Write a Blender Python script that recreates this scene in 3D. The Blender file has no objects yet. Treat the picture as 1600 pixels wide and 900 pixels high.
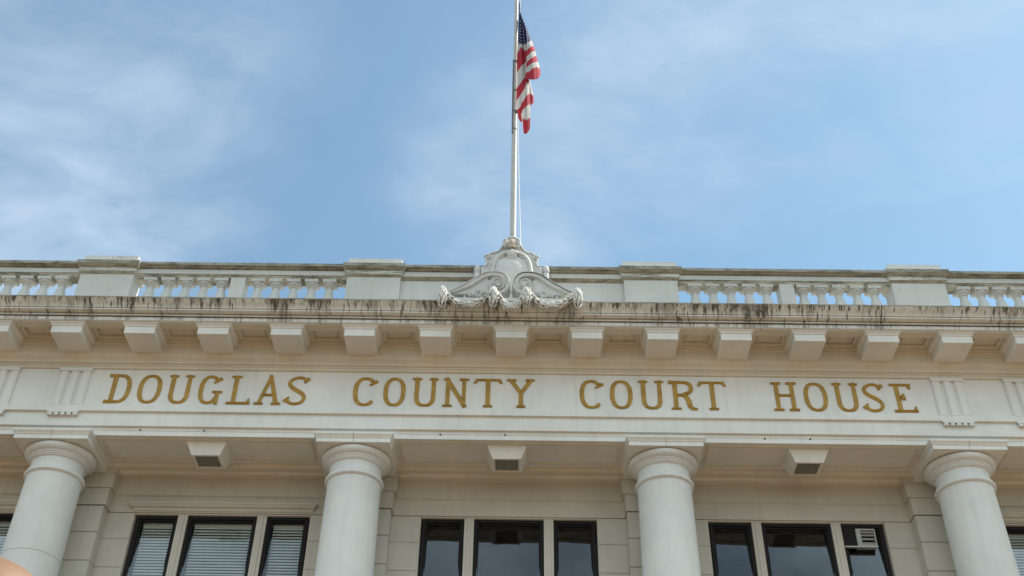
import bpy, bmesh, math, random
from mathutils import Vector, Matrix
random.seed(7)
R = math.radians
scn = bpy.context.scene
col = scn.collection

# ------------------------------------------------------------------ camera
CAM = Vector((0.06586, -11.98412, 1.60071))
PITCH, YAW, ROLL, FPX = R(39.1875), R(-0.30226), R(0.85879), 1773.0
_f = Vector((math.sin(YAW)*math.cos(PITCH), math.cos(YAW)*math.cos(PITCH), math.sin(PITCH)))
_r0 = Vector((math.cos(YAW), -math.sin(YAW), 0)); _u0 = _r0.cross(_f)
_r = math.cos(ROLL)*_r0 + math.sin(ROLL)*_u0
_u = -math.sin(ROLL)*_r0 + math.cos(ROLL)*_u0
cd = bpy.data.cameras.new('camera'); cam = bpy.data.objects.new('camera', cd); col.objects.link(cam)
cam.matrix_world = Matrix(((_r.x, _u.x, -_f.x, CAM.x), (_r.y, _u.y, -_f.y, CAM.y), (_r.z, _u.z, -_f.z, CAM.z), (0, 0, 0, 1)))
cd.sensor_width = 36; cd.lens = FPX/1600*36; cd.clip_end = 2000; cd.clip_start = .05
scn.camera = cam

def at(u, v, Y):
    """the point of the vertical plane y = Y seen at pixel (u, v) of the 1600x900 photo"""
    d = _f*FPX + _r*(u-800) - _u*(v-450)
    return CAM + d*((Y-CAM.y)/d.y)

# ------------------------------------------------------------------ light, sky, exposure
SUN_EL, SUN_AZ = R(54), R(13)          # azimuth measured from +x towards +y (behind the building)
sd = Vector((math.cos(SUN_EL)*math.cos(SUN_AZ), math.cos(SUN_EL)*math.sin(SUN_AZ), math.sin(SUN_EL)))
sl = bpy.data.lights.new('sun', 'SUN'); sun = bpy.data.objects.new('sun', sl); col.objects.link(sun)
sl.energy = 4.5; sl.angle = R(.5); sl.color = (1, .94, .85)
sun.rotation_euler = sd.to_track_quat('Z', 'Y').to_euler()
scn.view_settings.view_transform = 'Standard'; scn.view_settings.look = 'None'
scn.view_settings.gamma = 1; scn.view_settings.use_curve_mapping = False
scn.view_settings.exposure = 0.85

w = bpy.data.worlds.new('World'); scn.world = w; w.use_nodes = True
nt = w.node_tree; nt.nodes.clear()
def N(t, typ, **k):
    n = t.nodes.new(typ)
    for a, b in k.items(): setattr(n, a, b)
    return n
def math_(t, op, a, b=None, c=None, clamp=False):
    n = N(t, 'ShaderNodeMath', operation=op); n.use_clamp = clamp
    for i, x in enumerate((a, b, c)):
        if x is None: continue
        if isinstance(x, (int, float)): n.inputs[i].default_value = x
        else: t.links.new(x, n.inputs[i])
    return n.outputs[0]
def maprange(t, x, a, b, c=0, d=1, smooth=True):
    n = N(t, 'ShaderNodeMapRange'); n.interpolation_type = 'SMOOTHSTEP' if smooth else 'LINEAR'
    t.links.new(x, n.inputs[0])
    for i, q in enumerate((a, b, c, d)): n.inputs[i+1].default_value = q
    return n.outputs[0]
def mixc(t, f, a, b, blend='MIX'):
    n = N(t, 'ShaderNodeMix', data_type='RGBA', blend_type=blend)
    if isinstance(f, (int, float)): n.inputs[0].default_value = f
    else: t.links.new(f, n.inputs[0])
    for s, x in ((6, a), (7, b)):
        if isinstance(x, tuple): n.inputs[s].default_value = (*x, 1)
        else: t.links.new(x, n.inputs[s])
    return n.outputs[2]
def noise(t, vec, scale, detail=4, rough=.55, dist=0, dims='3D'):
    n = N(t, 'ShaderNodeTexNoise', noise_dimensions=dims)
    n.inputs['Scale'].default_value = scale; n.inputs['Detail'].default_value = detail
    n.inputs['Roughness'].default_value = rough; n.inputs['Distortion'].default_value = dist
    if vec is not None: t.links.new(vec, n.inputs['Vector'])
    return n.outputs['Fac']
def scaled(t, vec, sc, loc=(0, 0, 0)):
    n = N(t, 'ShaderNodeMapping'); n.inputs['Scale'].default_value = sc; n.inputs['Location'].default_value = loc
    t.links.new(vec, n.inputs['Vector']); return n.outputs[0]

sky = N(nt, 'ShaderNodeTexSky', sky_type='NISHITA'); sky.sun_disc = False
sky.sun_elevation = SUN_EL; sky.sun_rotation = R(90)-SUN_AZ
sky.air_density = 1.0; sky.dust_density = .7; sky.ozone_density = 1.6
tc = N(nt, 'ShaderNodeTexCoord')
sep = N(nt, 'ShaderNodeSeparateXYZ'); nt.links.new(tc.outputs['Generated'], sep.inputs[0])
zz = math_(nt, 'ADD', math_(nt, 'MAXIMUM', sep.outputs[2], 0.0), .2)
px = math_(nt, 'DIVIDE', sep.outputs[0], zz); py = math_(nt, 'DIVIDE', sep.outputs[1], zz)
cmb = N(nt, 'ShaderNodeCombineXYZ'); nt.links.new(px, cmb.inputs[0]); nt.links.new(py, cmb.inputs[1])
P = cmb.outputs[0]
wob = N(nt, 'ShaderNodeTexNoise'); wob.inputs['Scale'].default_value = 7; wob.inputs['Detail'].default_value = 6; wob.inputs['Roughness'].default_value = .6
nt.links.new(P, wob.inputs['Vector'])
sub = N(nt, 'ShaderNodeVectorMath', operation='SUBTRACT'); nt.links.new(wob.outputs['Color'], sub.inputs[0]); sub.inputs[1].default_value = (.5, .5, .5)
scl = N(nt, 'ShaderNodeVectorMath', operation='SCALE'); nt.links.new(sub.outputs[0], scl.inputs[0]); scl.inputs['Scale'].default_value = .13
add = N(nt, 'ShaderNodeVectorMath', operation='ADD'); nt.links.new(P, add.inputs[0]); nt.links.new(scl.outputs[0], add.inputs[1])
PW = add.outputs[0]
def bank(cx, cy, rx, ry, wt, rot=0):
    m = N(nt, 'ShaderNodeMapping', vector_type='TEXTURE')
    m.inputs['Location'].default_value = (cx, cy, 0); m.inputs['Rotation'].default_value = (0, 0, R(rot)); m.inputs['Scale'].default_value = (rx, ry, 1)
    nt.links.new(PW, m.inputs['Vector'])
    l = N(nt, 'ShaderNodeVectorMath', operation='LENGTH'); nt.links.new(m.outputs[0], l.inputs[0])
    return maprange(nt, l.outputs['Value'], .45, 1.15, wt, 0)
acc = None
for b in ((-.43, .62, .27, .17, .85, 10), (-.50, .83, .22, .20, .95, 0), (-.34, .72, .15, .14, .6, 40), (-.285, .69, .09, .15, .6, 15), (-.33, .79, .11, .12, .6, 30),
          (.10, .70, .20, .17, .72, 0), (.25, .58, .26, .11, .9, 0), (-.02, .84, .13, .10, .75, 20), (.0, .76, .13, .12, .5, 0), (.22, .80, .16, .07, .5, -20), (.42, .70, .12, .08, .35, 30),
          (.36, .79, .22, .03, .22, -22), (.52, .66, .2, .2, .15, 0), (1.5, .3, .8, .9, .5, 0), (-1.6, .3, .8, .9, .6, 0)):
    o = bank(*b); acc = o if acc is None else math_(nt, 'MAXIMUM', acc, o)
fib = noise(nt, scaled(nt, P, (1, 1.5, 1)), 6, 8, .58, .3)
fib2 = noise(nt, P, 2.6, 5, .5)
tex = math_(nt, 'MULTIPLY_ADD', fib, .9, math_(nt, 'MULTIPLY_ADD', fib2, .6, -.25))
cl = math_(nt, 'MULTIPLY', acc, maprange(nt, tex, .28, .78, .12, 1.0), clamp=True)
veil = math_(nt, 'MULTIPLY_ADD', cl, .76, .14)
skyt = mixc(nt, 1.0, sky.outputs[0], (.95, 1.19, 1.08), 'MULTIPLY')
skyc = mixc(nt, veil, skyt, (3.65, 4.5, 5.5))
# unseen bright cloud behind the viewer, added to lift the light on the facade
front = math_(nt, 'MULTIPLY', maprange(nt, sep.outputs[1], .15, -.35), maprange(nt, sep.outputs[2], .05, .55, .45, 1.0))
fcl = math_(nt, 'MULTIPLY', front, maprange(nt, math_(nt, 'ADD', noise(nt, P, 3.1, 6, .55), math_(nt, 'MULTIPLY', fib2, .25)), .45, .75, .35, 1.0))
skyc = mixc(nt, fcl, skyc, (8.6, 9.9, 10.4))
bg = N(nt, 'ShaderNodeBackground'); nt.links.new(skyc, bg.inputs[0]); bg.inputs[1].default_value = .095
wo = N(nt, 'ShaderNodeOutputWorld'); nt.links.new(bg.outputs[0], wo.inputs[0])

# ------------------------------------------------------------------ materials
def new_mat(name):
    m = bpy.data.materials.new(name); m.use_nodes = True
    return m, m.node_tree, m.node_tree.nodes['Principled BSDF']
def stone(name, base, speck=.25, moss=0.0, streak=0.0, ztop=0, zlen=.1, rough=.75, var=.09, bump=.25, mossc=(.10, .095, .065), mz=7, amt_=1.0):
    m, t, b = new_mat(name)
    pos = N(t, 'ShaderNodeNewGeometry').outputs['Position']
    n1 = noise(t, pos, 1.1, 6, .6)
    c = mixc(t, maprange(t, n1, .3, .7), tuple(x*(1-var) for x in base), tuple(min(1, x*(1+var*.6)) for x in base))
    # faint rain wash, vertical
    n3 = noise(t, scaled(t, pos, (7, 7, .5)), 1.6, 5, .65)
    c = mixc(t, maprange(t, n3, .47, .75, 0, .34), c, tuple(x*.72 for x in base))
    # cool/warm mottling
    n4 = noise(t, pos, 3.7, 3, .5)
    c = mixc(t, maprange(t, n4, .4, .75, 0, .35), c, (base[0]*.93, base[1]*.95, base[2]*.98))
    if speck:
        n2 = noise(t, pos, 11, 9, .72)
        lo_ = .64-.11*max(0, speck-.6)
        c = mixc(t, maprange(t, n2, lo_, lo_+.09, 0, min(1, speck)), c, (.12, .11, .09))
        n5 = noise(t, pos, 2.3, 8, .75, 1.5)
        c = mixc(t, maprange(t, n5, .64, .72, 0, speck*.6), c, (.25, .22, .17))
    if moss:
        a = noise(t, scaled(t, pos, (1.3, 2, mz*1.6)), 2.4, 10, .78)
        c = mixc(t, maprange(t, a, .58-.14*moss, .78-.14*moss, 0, .85), c, mossc)
        a = noise(t, scaled(t, pos, (6, 9, 16)), 4.1, 7, .75)
        c = mixc(t, maprange(t, a, .62-.06*moss, .72-.06*moss, 0, .75), c, (.06, .055, .045))
    if streak:
        sp = N(t, 'ShaderNodeSeparateXYZ'); t.links.new(pos, sp.inputs[0])
        down = math_(t, 'DIVIDE', math_(t, 'SUBTRACT', ztop, sp.outputs[2]), zlen)     # 0 at the drip edge
        low_ = math_(t, 'MULTIPLY_ADD', noise(t, scaled(t, pos, (1, .2, .2)), 1.7, 4, .6), .34, -.17)
        for sc, lo, ln, amt, dark in ((24, .485, .10, .92, (.05, .045, .035)), (7, .47, .12, .45, (.13, .118, .09)), (60, .50, .20, .75, (.08, .07, .055)), (14, .44, .40, .35, (.20, .175, .13))):
            s = noise(t, scaled(t, pos, (sc, sc*.25, .35)), 1.0, 5, .7)
            g = math_(t, 'SUBTRACT', math_(t, 'ADD', s, low_), math_(t, 'MULTIPLY_ADD', down, ln*streak**-1*.55, lo))
            c = mixc(t, maprange(t, g, 0, .11, 0, amt*amt_), c, dark)
    t.links.new(c, b.inputs['Base Color'])
    b.inputs['Roughness'].default_value = rough; b.inputs['Specular IOR Level'].default_value = .3
    nb = noise(t, pos, 45, 6, .65)
    nb2 = noise(t, pos, 5, 4, .6)
    h = math_(t, 'MULTIPLY_ADD', nb2, 2.5, nb)
    bp = N(t, 'ShaderNodeBump'); bp.inputs['Strength'].default_value = bump; bp.inputs['Distance'].default_value = .006
    t.links.new(h, bp.inputs['Height']); t.links.new(bp.outputs[0], b.inputs['Normal'])
    return m
WHITE = (.70, .70, .665)
M = {}
M['paint'] = stone('painted_stone', WHITE, .22)
M['column'] = stone('column_paint', (.65, .655, .635), .5, var=.10, bump=.12)
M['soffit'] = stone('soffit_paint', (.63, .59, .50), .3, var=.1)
M['wall'] = stone('wall_paint', (.50, .475, .41), .3, var=.1, bump=.35)
M['sima'] = stone('weathered_cornice', (.67, .69, .66), .5, .12, 1.0, 10.945, .115, mz=4)
M['corona'] = stone('corona_paint', WHITE, .4, .1, 1.0, 10.757, .09, amt_=.55)
M['groove_moss_shade'] = stone('groove_moss_shade', (.34, .31, .24), .6, 1.0, mz=3)  # moss plus painted shade for moulding grooves and ledge undersides
M['lichen'] = stone('lichen_slab', (.33, .325, .285), 1.2, 1.0, mz=2)
M['coping'] = stone('weathered_coping', (.57, .56, .50), 1.1, 1.2)
M['parapet'] = stone('parapet_paint', (.51, .515, .49), .8, .0)
M['cap'] = stone('pedestal_cap_paint', (.58, .57, .51), 1.0, 1.05)
M['block'] = stone('clean_block', (.60, .60, .575), .7, .3)
M['carved'] = stone('carved_ornament', (.54, .545, .525), .6, .3, mz=3)
M['swag'] = stone('carved_leaves', (.62, .61, .57), .9, .6, mz=3)
M['grime_shade'] = stone('crevice_grime_shade', (.085, .075, .06), .4)  # crevices of the carving: dirt with shade put into the colour
M['rust'] = stone('stained_leaf', (.42, .345, .27), .5, .2)
M['roof'] = stone('roof_gravel', (.50, .46, .39), .3)
def plain(name, c, rough=.5, metal=0, spec=.5, var=.1):
    m, t, b = new_mat(name)
    pos = N(t, 'ShaderNodeNewGeometry').outputs['Position']
    n1 = noise(t, pos, 9, 5, .6)
    t.links.new(mixc(t, maprange(t, n1, .3, .7), tuple(x*(1-var) for x in c), tuple(x*(1+var) for x in c)), b.inputs['Base Color'])
    b.inputs['Roughness'].default_value = rough; b.inputs['Metallic'].default_value = metal; b.inputs['Specular IOR Level'].default_value = spec
    return m
M['gold'] = plain('gilded_paint', (.39, .24, .05), .5, .15, .4, .18)
M['frame'] = plain('black_window_frame', (.013, .012, .012), .6, 0, .15)
M['blind'] = plain('blind_slat', (.74, .70, .60), .6, var=.04)
M['grey_strap'] = plain('grey_strap', (.11, .115, .12), .6)
M['grille'] = plain('lamp_lens', (.17, .165, .15), .25)
M['alu'] = plain('brushed_metal', (.48, .48, .47), .4, .3)
M['acbody'] = plain('air_conditioner_shell', (.36, .36, .34), .5)
M['black'] = plain('dark_void', (.012, .012, .012), .8)
M['pole'] = plain('painted_pole', (.42, .42, .40), .6, .0, var=.08)
M['rope'] = plain('rope', (.75, .74, .70), .8)
M['brown'] = plain('dry_leaf', (.10, .075, .055), .8, var=.5)
M['peach'] = plain('peach_globe', (.155, .074, .027), .6, var=.03)
M['dark_metal'] = plain('dark_metal', (.04, .04, .04), .5, .5)
M['room'] = plain('dim_room', (.10, .10, .10), .9)
# glass pane
m, t, b = new_mat('window_glass')
t.nodes.remove(b)
fr = N(t, 'ShaderNodeFresnel'); fr.inputs[0].default_value = 1.5
gl = N(t, 'ShaderNodeBsdfGlossy'); gl.inputs['Roughness'].default_value = .012; gl.inputs[0].default_value = (.66, .72, .79, 1)
tr = N(t, 'ShaderNodeBsdfTransparent'); tr.inputs[0].default_value = (.93, .95, .95, 1)
pos = N(t, 'ShaderNodeNewGeometry').outputs['Position']
bp = N(t, 'ShaderNodeBump'); bp.inputs['Strength'].default_value = .14; bp.inputs['Distance'].default_value = .02
t.links.new(noise(t, pos, 2.2, 1, .4), bp.inputs['Height']); t.links.new(bp.outputs[0], gl.inputs['Normal'])
mx = N(t, 'ShaderNodeMixShader'); t.links.new(fr.outputs[0], mx.inputs[0]); t.links.new(tr.outputs[0], mx.inputs[1]); t.links.new(gl.outputs[0], mx.inputs[2])
t.links.new(mx.outputs[0], t.nodes['Material Output'].inputs[0]); M['glass'] = m
# ground: warm paving with patches
m, t, b = new_mat('warm_paving')
pos = N(t, 'ShaderNodeNewGeometry').outputs['Position']
n1 = noise(t, pos, .35, 7, .6); n2 = noise(t, pos, 18, 4, .6)
c = mixc(t, maprange(t, n1, .3, .7), (.135, .077, .033), (.152, .089, .040))
c = mixc(t, maprange(t, n2, .35, .7, 0, .4), c, (.12, .075, .042))
t.links.new(c, b.inputs['Base Color']); b.inputs['Roughness'].default_value = .9; M['ground'] = m
# flag cloth: u = along the fly, v = down the hoist in stripes
m, t, b = new_mat('flag_cloth')
uv = N(t, 'ShaderNodeUVMap').outputs[0]
s = N(t, 'ShaderNodeSeparateXYZ'); t.links.new(uv, s.inputs[0])
st = math_(t, 'GREATER_THAN', math_(t, 'FRACT', math_(t, 'MULTIPLY', s.outputs[1], .5)), .5)
stripe = mixc(t, st, (.62, .61, .60), (.50, .06, .085))
fx = math_(t, 'SUBTRACT', math_(t, 'FRACT', math_(t, 'MULTIPLY', s.outputs[0], 4.0)), .5)
fy = math_(t, 'SUBTRACT', math_(t, 'FRACT', math_(t, 'MULTIPLY', s.outputs[1], 1.6)), .5)
rr = math_(t, 'ADD', math_(t, 'POWER', math_(t, 'ABSOLUTE', fx), .75), math_(t, 'POWER', math_(t, 'ABSOLUTE', fy), .75))
star = math_(t, 'LESS_THAN', rr, .40)
canton = mixc(t, star, (.035, .05, .16), (.70, .70, .70))
cf = mixc(t, math_(t, 'LESS_THAN', s.outputs[1], 0.0), stripe, canton)
t.links.new(cf, b.inputs['Base Color']); b.inputs['Roughness'].default_value = .75
b.inputs['Specular IOR Level'].default_value = .15
tl = N(t, 'ShaderNodeBsdfTranslucent'); t.links.new(cf, tl.inputs[0])
mx = N(t, 'ShaderNodeMixShader'); mx.inputs[0].default_value = .5
t.links.new(b.outputs[0], mx.inputs[1]); t.links.new(tl.outputs[0], mx.inputs[2]); t.links.new(mx.outputs[0], t.nodes['Material Output'].inputs[0])
M['flag'] = m

# ------------------------------------------------------------------ mesh helpers
class MB:
    def __init__(s): s.v = []; s.f = []
    def add(s, vs, fs):
        o = len(s.v); s.v += [tuple(x) for x in vs]; s.f += [tuple(o+i for i in q) for q in fs]; return s
    def box(s, x0, x1, y0, y1, z0, z1):
        vs = [(x, y, z) for z in (z0, z1) for y in (y0, y1) for x in (x0, x1)]
        return s.add(vs, [(0, 2, 3, 1), (4, 5, 7, 6), (0, 1, 5, 4), (2, 6, 7, 3), (0, 4, 6, 2), (1, 3, 7, 5)])
    def prism_x(s, prof, x0, x1):
        n = len(prof); vs = [(x0, y, z) for y, z in prof]+[(x1, y, z) for y, z in prof]
        fs = [(i, (i+1) % n, n+(i+1) % n, n+i) for i in range(n)]+[tuple(range(n-1, -1, -1)), tuple(range(n, 2*n))]
        return s.add(vs, fs)
    def prism_y(s, prof, y0, y1):
        n = len(prof); vs = [(x, y0, z) for x, z in prof]+[(x, y1, z) for x, z in prof]
        fs = [(i, (i+1) % n, n+(i+1) % n, n+i) for i in range(n)]+[tuple(range(n-1, -1, -1)), tuple(range(n, 2*n))]
        return s.add(vs, fs)
    def loft_rect(s, rects):
        """stack of rectangles (x0, x1, y0, y1, z) joined by sloping faces"""
        vs = []; fs = []
        for (x0, x1, y0, y1, z) in rects: vs += [(x0, y0, z), (x1, y0, z), (x1, y1, z), (x0, y1, z)]
        for k in range(len(rects)-1):
            for i in range(4):
                a = 4*k+i; b = 4*k+(i+1) % 4; fs.append((a, b, b+4, a+4))
        fs.append((3, 2, 1, 0)); o = 4*(len(rects)-1); fs.append((o, o+1, o+2, o+3))
        return s.add(vs, fs)
    def lathe(s, prof, cx=0, cy=0, n=64):
        vs = []; fs = []
        for r, z in prof:
            for i in range(n):
                a = 2*math.pi*i/n; vs.append((cx+r*math.cos(a), cy+r*math.sin(a), z))
        for k in range(len(prof)-1):
            for i in range(n):
                j = (i+1) % n; fs.append((k*n+i, k*n+j, (k+1)*n+j, (k+1)*n+i))
        fs.append(tuple(range(n-1, -1, -1))); o = (len(prof)-1)*n; fs.append(tuple(range(o, o+n)))
        return s.add(vs, fs)
    def tube(s, pts, rad, n=10, closed=False, flat=1.0):
        pts = [Vector(p) for p in pts]; m = len(pts)
        if not isinstance(rad, (list, tuple)): rad = [rad]*m
        vs = []; fs = []
        for i, p in enumerate(pts):
            if closed: tng = pts[(i+1) % m]-pts[i-1]
            else: tng = pts[min(i+1, m-1)]-pts[max(i-1, 0)]
            tng.normalize()
            ref = Vector((0, 1, 0)) if abs(tng.y) < .9 else Vector((1, 0, 0))
            a = tng.cross(ref).normalized(); b2 = tng.cross(a).normalized()
            for k in range(n):
                q = 2*math.pi*k/n; vs.append(p+a*math.cos(q)*rad[i]+b2*math.sin(q)*rad[i]*flat)
        last = m if closed else m-1
        for i in range(last):
            for k in range(n):
                j = (k+1) % n; i2 = (i+1) % m
                fs.append((i*n+k, i*n+j, i2*n+j, i2*n+k))
        if not closed: fs.append(tuple(range(n-1, -1, -1))); fs.append(tuple(range((m-1)*n, m*n)))
        return s.add(vs, fs)
    def blob(s, c, ax, ay, az, nu=10, nv=7, tip=0.0):
        """ellipsoid with three axis vectors; tip pulls the +az end to a point"""
        c = Vector(c); vs = [c-az]; fs = []
        for i in range(1, nv):
            ph = math.pi*i/nv-math.pi/2; cr = math.cos(ph)
            if ph > 0: cr *= 1-tip*math.sin(ph)
            for k in range(nu):
                q = 2*math.pi*k/nu; vs.append(c+ax*math.cos(q)*cr+ay*math.sin(q)*cr+az*math.sin(ph))
        vs.append(c+az); L = len(vs)-1
        for k in range(nu): fs.append((0, 1+(k+1) % nu, 1+k))
        for i in range(nv-2):
            for k in range(nu):
                j = (k+1) % nu; a = 1+i*nu; fs.append((a+k, a+j, a+nu+j, a+nu+k))
        a = 1+(nv-2)*nu
        for k in range(nu): fs.append((a+k, a+(k+1) % nu, L))
        return s.add(vs, fs)
    core = 0
    def build(s, name, mat, parent=None, smooth=None, bevel=0, seg=2):
        me = bpy.data.meshes.new(name); me.from_pydata(s.v, [], s.f); me.update()
        bm = bmesh.new(); bm.from_mesh(me); bmesh.ops.recalc_face_normals(bm, faces=bm.faces); bm.to_mesh(me); bm.free()
        me.materials.append(mat)
        if s.core:
            me.materials.append(M['grime_shade'])  # core between the leaves darkened: dirt and painted shade
            for p in me.polygons[:s.core]: p.material_index = 1
        if smooth:
            for p in me.polygons: p.use_smooth = True
            me.set_sharp_from_angle(angle=R(smooth))
        o = bpy.data.objects.new(name, me); col.objects.link(o)
        if parent: o.parent = parent
        if bevel:
            bv = o.modifiers.new('bevel', 'BEVEL'); bv.width = bevel; bv.segments = seg; bv.limit_method = 'ANGLE'; bv.angle_limit = R(40)
        return o
def empty(name, loc=(0, 0, 0)):
    o = bpy.data.objects.new(name, None); col.objects.link(o); o.location = loc; o.empty_display_size = .3; return o
def tag(o, label, cat, group=None, kind=None):
    if label: o['label'] = label
    if cat: o['category'] = cat
    if group: o['group'] = group
    if kind: o['kind'] = kind
    return o
def copy_part(o, dx, parent=None, sx=1):
    c = o.copy(); col.objects.link(c); c.location = (o.location.x+dx, o.location.y, o.location.z); c.scale.x = sx
    c.parent = parent if parent else o.parent
    for ch in o.children:
        d = ch.copy(); col.objects.link(d); d.parent = c
    return c

# ------------------------------------------------------------------ ground
g = MB().add([(-400, -400, 0), (400, -400, 0), (400, 400, 0), (-400, 400, 0)], [(0, 1, 2, 3)]).build('ground', M['ground'])
g['kind'] = 'structure'

# ------------------------------------------------------------------ courthouse shell
CH = tag(empty('courthouse', (0, 0, 0)), 'white painted courthouse front with round columns, gold lettering and a roof balustrade', 'building')
def part(mb, name, mat, smooth=None, bevel=0, parent=None):
    o = mb.build(name, M[mat], None, smooth, bevel)
    o.parent = parent or CH
    return o
def darken(o, ranges, mat='groove_moss_shade'):  # recolours faces by height: moss, lichen and painted groove shade
    o.data.materials.append(M[mat]); k = len(o.data.materials)-1
    for p in o.data.polygons:
        if abs(p.normal.x) > .9: continue
        c = p.center
        if any(a <= c.z <= b and c.y < ym for a, b, ym in ranges): p.material_index = k
    return o
XE = 9.45
m1 = .9687
def mod_x(k):
    a = abs(k); return math.copysign(min(a, 2)+max(a-2, 0)*m1, k) if k else 0.0
COLX = [-2-4*m1, -2, 2, 2+4*m1]
PILX = [-9.42, -5.72, -1.95, 1.95, 5.72, 9.42]
BAY = [-7.6, -3.80, 0, 3.80, 7.6]

# porch floor, side and rear walls, roof
part(MB().box(-XE, XE, .1, 1.75, 0, 1.1), 'porch_floor', 'wall', bevel=.01)
sh = MB()
sh.box(-XE, -XE+.35, 1.98, 14, 0, 10.90); sh.box(XE-.35, XE, 1.98, 14, 0, 10.90); sh.box(-XE+.35, XE-.35, 13.7, 14, 0, 10.90)
part(sh, 'side_wall', 'wall')
part(MB().box(-XE, XE, 1.25, 14.05, 10.80, 10.948), 'roof', 'roof')
part(MB().box(-XE+.352, XE-.352, 4.6, 4.7, 5.9, 10.7).box(-XE+.352, XE-.352, 2.02, 4.59, 9.6, 9.7).box(-XE+.352, XE-.352, 2.02, 4.59, 5.7, 5.8), 'interior', 'room')

# ---- wall behind the columns: courses with open joints, window openings
ZH = 8.752
edges = [8.766, 8.372, 7.973, 7.577, 7.181, 6.785, 6.389, 5.993, 5.597, 5.2]
wl = MB()
J = .007
for i, bx in enumerate(BAY[:-1]):
    pass
def courses(mb, x0, x1, y0, y1, ztop, joints=()):
    zs = [ztop]+[e for e in edges[1:]]
    for a, b in zip(zs[:-1], zs[1:]):
        xs = [x0]+list(joints)+[x1]
        for p, q in zip(xs[:-1], xs[1:]):
            ch = .012
            mb.loft_rect([(p+J/2, q-J/2, y0+ch, y1, b+J/2), (p+J/2, q-J/2, y0, y1, b+J/2+ch*.6), (p+J/2, q-J/2, y0, y1, a-J/2-ch*.6), (p+J/2, q-J/2, y0+ch, y1, a-J/2)])
spans = []
xs = [-XE]+sum([[b-1.165, b+1.165] for b in BAY], [])+[XE]
for p, q in zip(xs[::2], xs[1::2]): spans.append((p, q))
for p, q in spans:
    courses(wl, p, q, 1.605, 1.74, 8.757)
    wl.box(p, q, 1.615, 1.98, 0, 8.757)       # backing behind the joints
for b in BAY: wl.box(b-1.165, b+1.165, 1.62, 1.97, 0, 6.55)
part(wl, 'wall', 'wall')
pl = MB()
for x in PILX:
    h = .40
    courses(pl, x-h, x+h, 1.41, 1.604, 8.757)
    pl.box(x-h+.012, x+h-.012, 1.425, 1.60, 1.1, 8.75)
part(pl, 'pilaster', 'wall')
# bands over the windows that break forward round the pilasters
bd = MB()
bd.prism_x([(1.60, 8.760), (1.60, 8.985), (1.583, 9.0), (1.575, 9.005), (1.575, 9.31), (1.97, 9.31), (1.97, 8.760)], -XE, XE)
for x in PILX:
    for h, y0, z0, z1 in ((.415, 1.398, 8.762, 9.0), (.45, 1.372, 9.003, 9.2), (.47, 1.355, 9.203, 9.29)):
        bd.loft_rect([(x-h, x+h, y0, 1.602, z0), (x-h, x+h, y0, 1.602, z1-.012), (x-h-.012, x+h+.012, y0-.012, 1.602, z1)])
part(bd, 'wall_band', 'wall')
part(MB().prism_x([(1.275, 9.345), (1.288, 9.322), (1.305, 9.292), (1.32, 9.286), (1.42, 9.283), (1.44, 9.262), (1.46, 9.255), (1.62, 9.25), (1.62, 9.6), (1.275, 9.6)], -XE, XE), 'wall_cornice', 'soffit')
part(MB().box(-XE, XE, 1.63, 1.96, 9.32, 10.79), 'upper_wall', 'wall')

# ---- entablature
part(MB().prism_x([(.545, 9.745), (.525, 9.738), (.525, 9.655), (.562, 9.653), (.560, 9.448), (.597, 9.446), (.597, 9.402), (.604, 9.398), (.604, 9.33),
                   (1.27, 9.33), (1.27, 9.74)], -XE, XE), 'architrave', 'paint', bevel=.002)
part(MB().box(-XE, XE, .57, 1.20, 9.739, 10.36), 'frieze', 'paint')
part(MB().prism_x([(.57, 10.335), (.547, 10.342), (.545, 10.378), (.532, 10.386), (.530, 10.402), (.508, 10.408), (.505, 10.43), (.495, 10.45), (.470, 10.468), (.450, 10.485), (.442, 10.50),
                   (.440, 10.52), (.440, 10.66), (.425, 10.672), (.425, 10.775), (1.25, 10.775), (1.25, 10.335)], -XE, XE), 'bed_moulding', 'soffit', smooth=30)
cor = [(-.0, 10.692), (-.052, 10.692), (-.060, 10.697), (-.060, 10.750), (-.048, 10.752), (-.048, 10.760), (-.079, 10.762), (-.079, 10.785), (-.070, 10.787), (-.070, 10.793), (-.088, 10.793), (-.098, 10.792),
       (-.125, 10.797), (-.148, 10.803), (-.156, 10.806), (-.156, 10.823), (-.148, 10.825), (-.148, 10.831), (-.164, 10.832), (-.172, 10.845), (-.187, 10.865), (-.212, 10.885), (-.237, 10.905), (-.252, 10.924), (-.258, 10.929), (-.258, 10.945),
       (.60, 10.985), (1.249, 10.985), (1.249, 10.80), (0, 10.80)]
darken(part(MB().prism_x(cor, -XE-.3, XE+.3), 'cornice', 'sima', smooth=25), [(10.7505, 10.7612, .1), (10.7855, 10.7925, .1), (10.8235, 10.8315, .1), (10.9292, 10.944, 0)])
# white corona face is painted, set a few millimetres proud of the weathered cornice
part(MB().prism_x([(-.0615, 10.6995), (-.0635, 10.7015), (-.0635, 10.7465), (-.0615, 10.7485)], -XE-.3, XE+.3), 'corona_band', 'corona')

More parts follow.
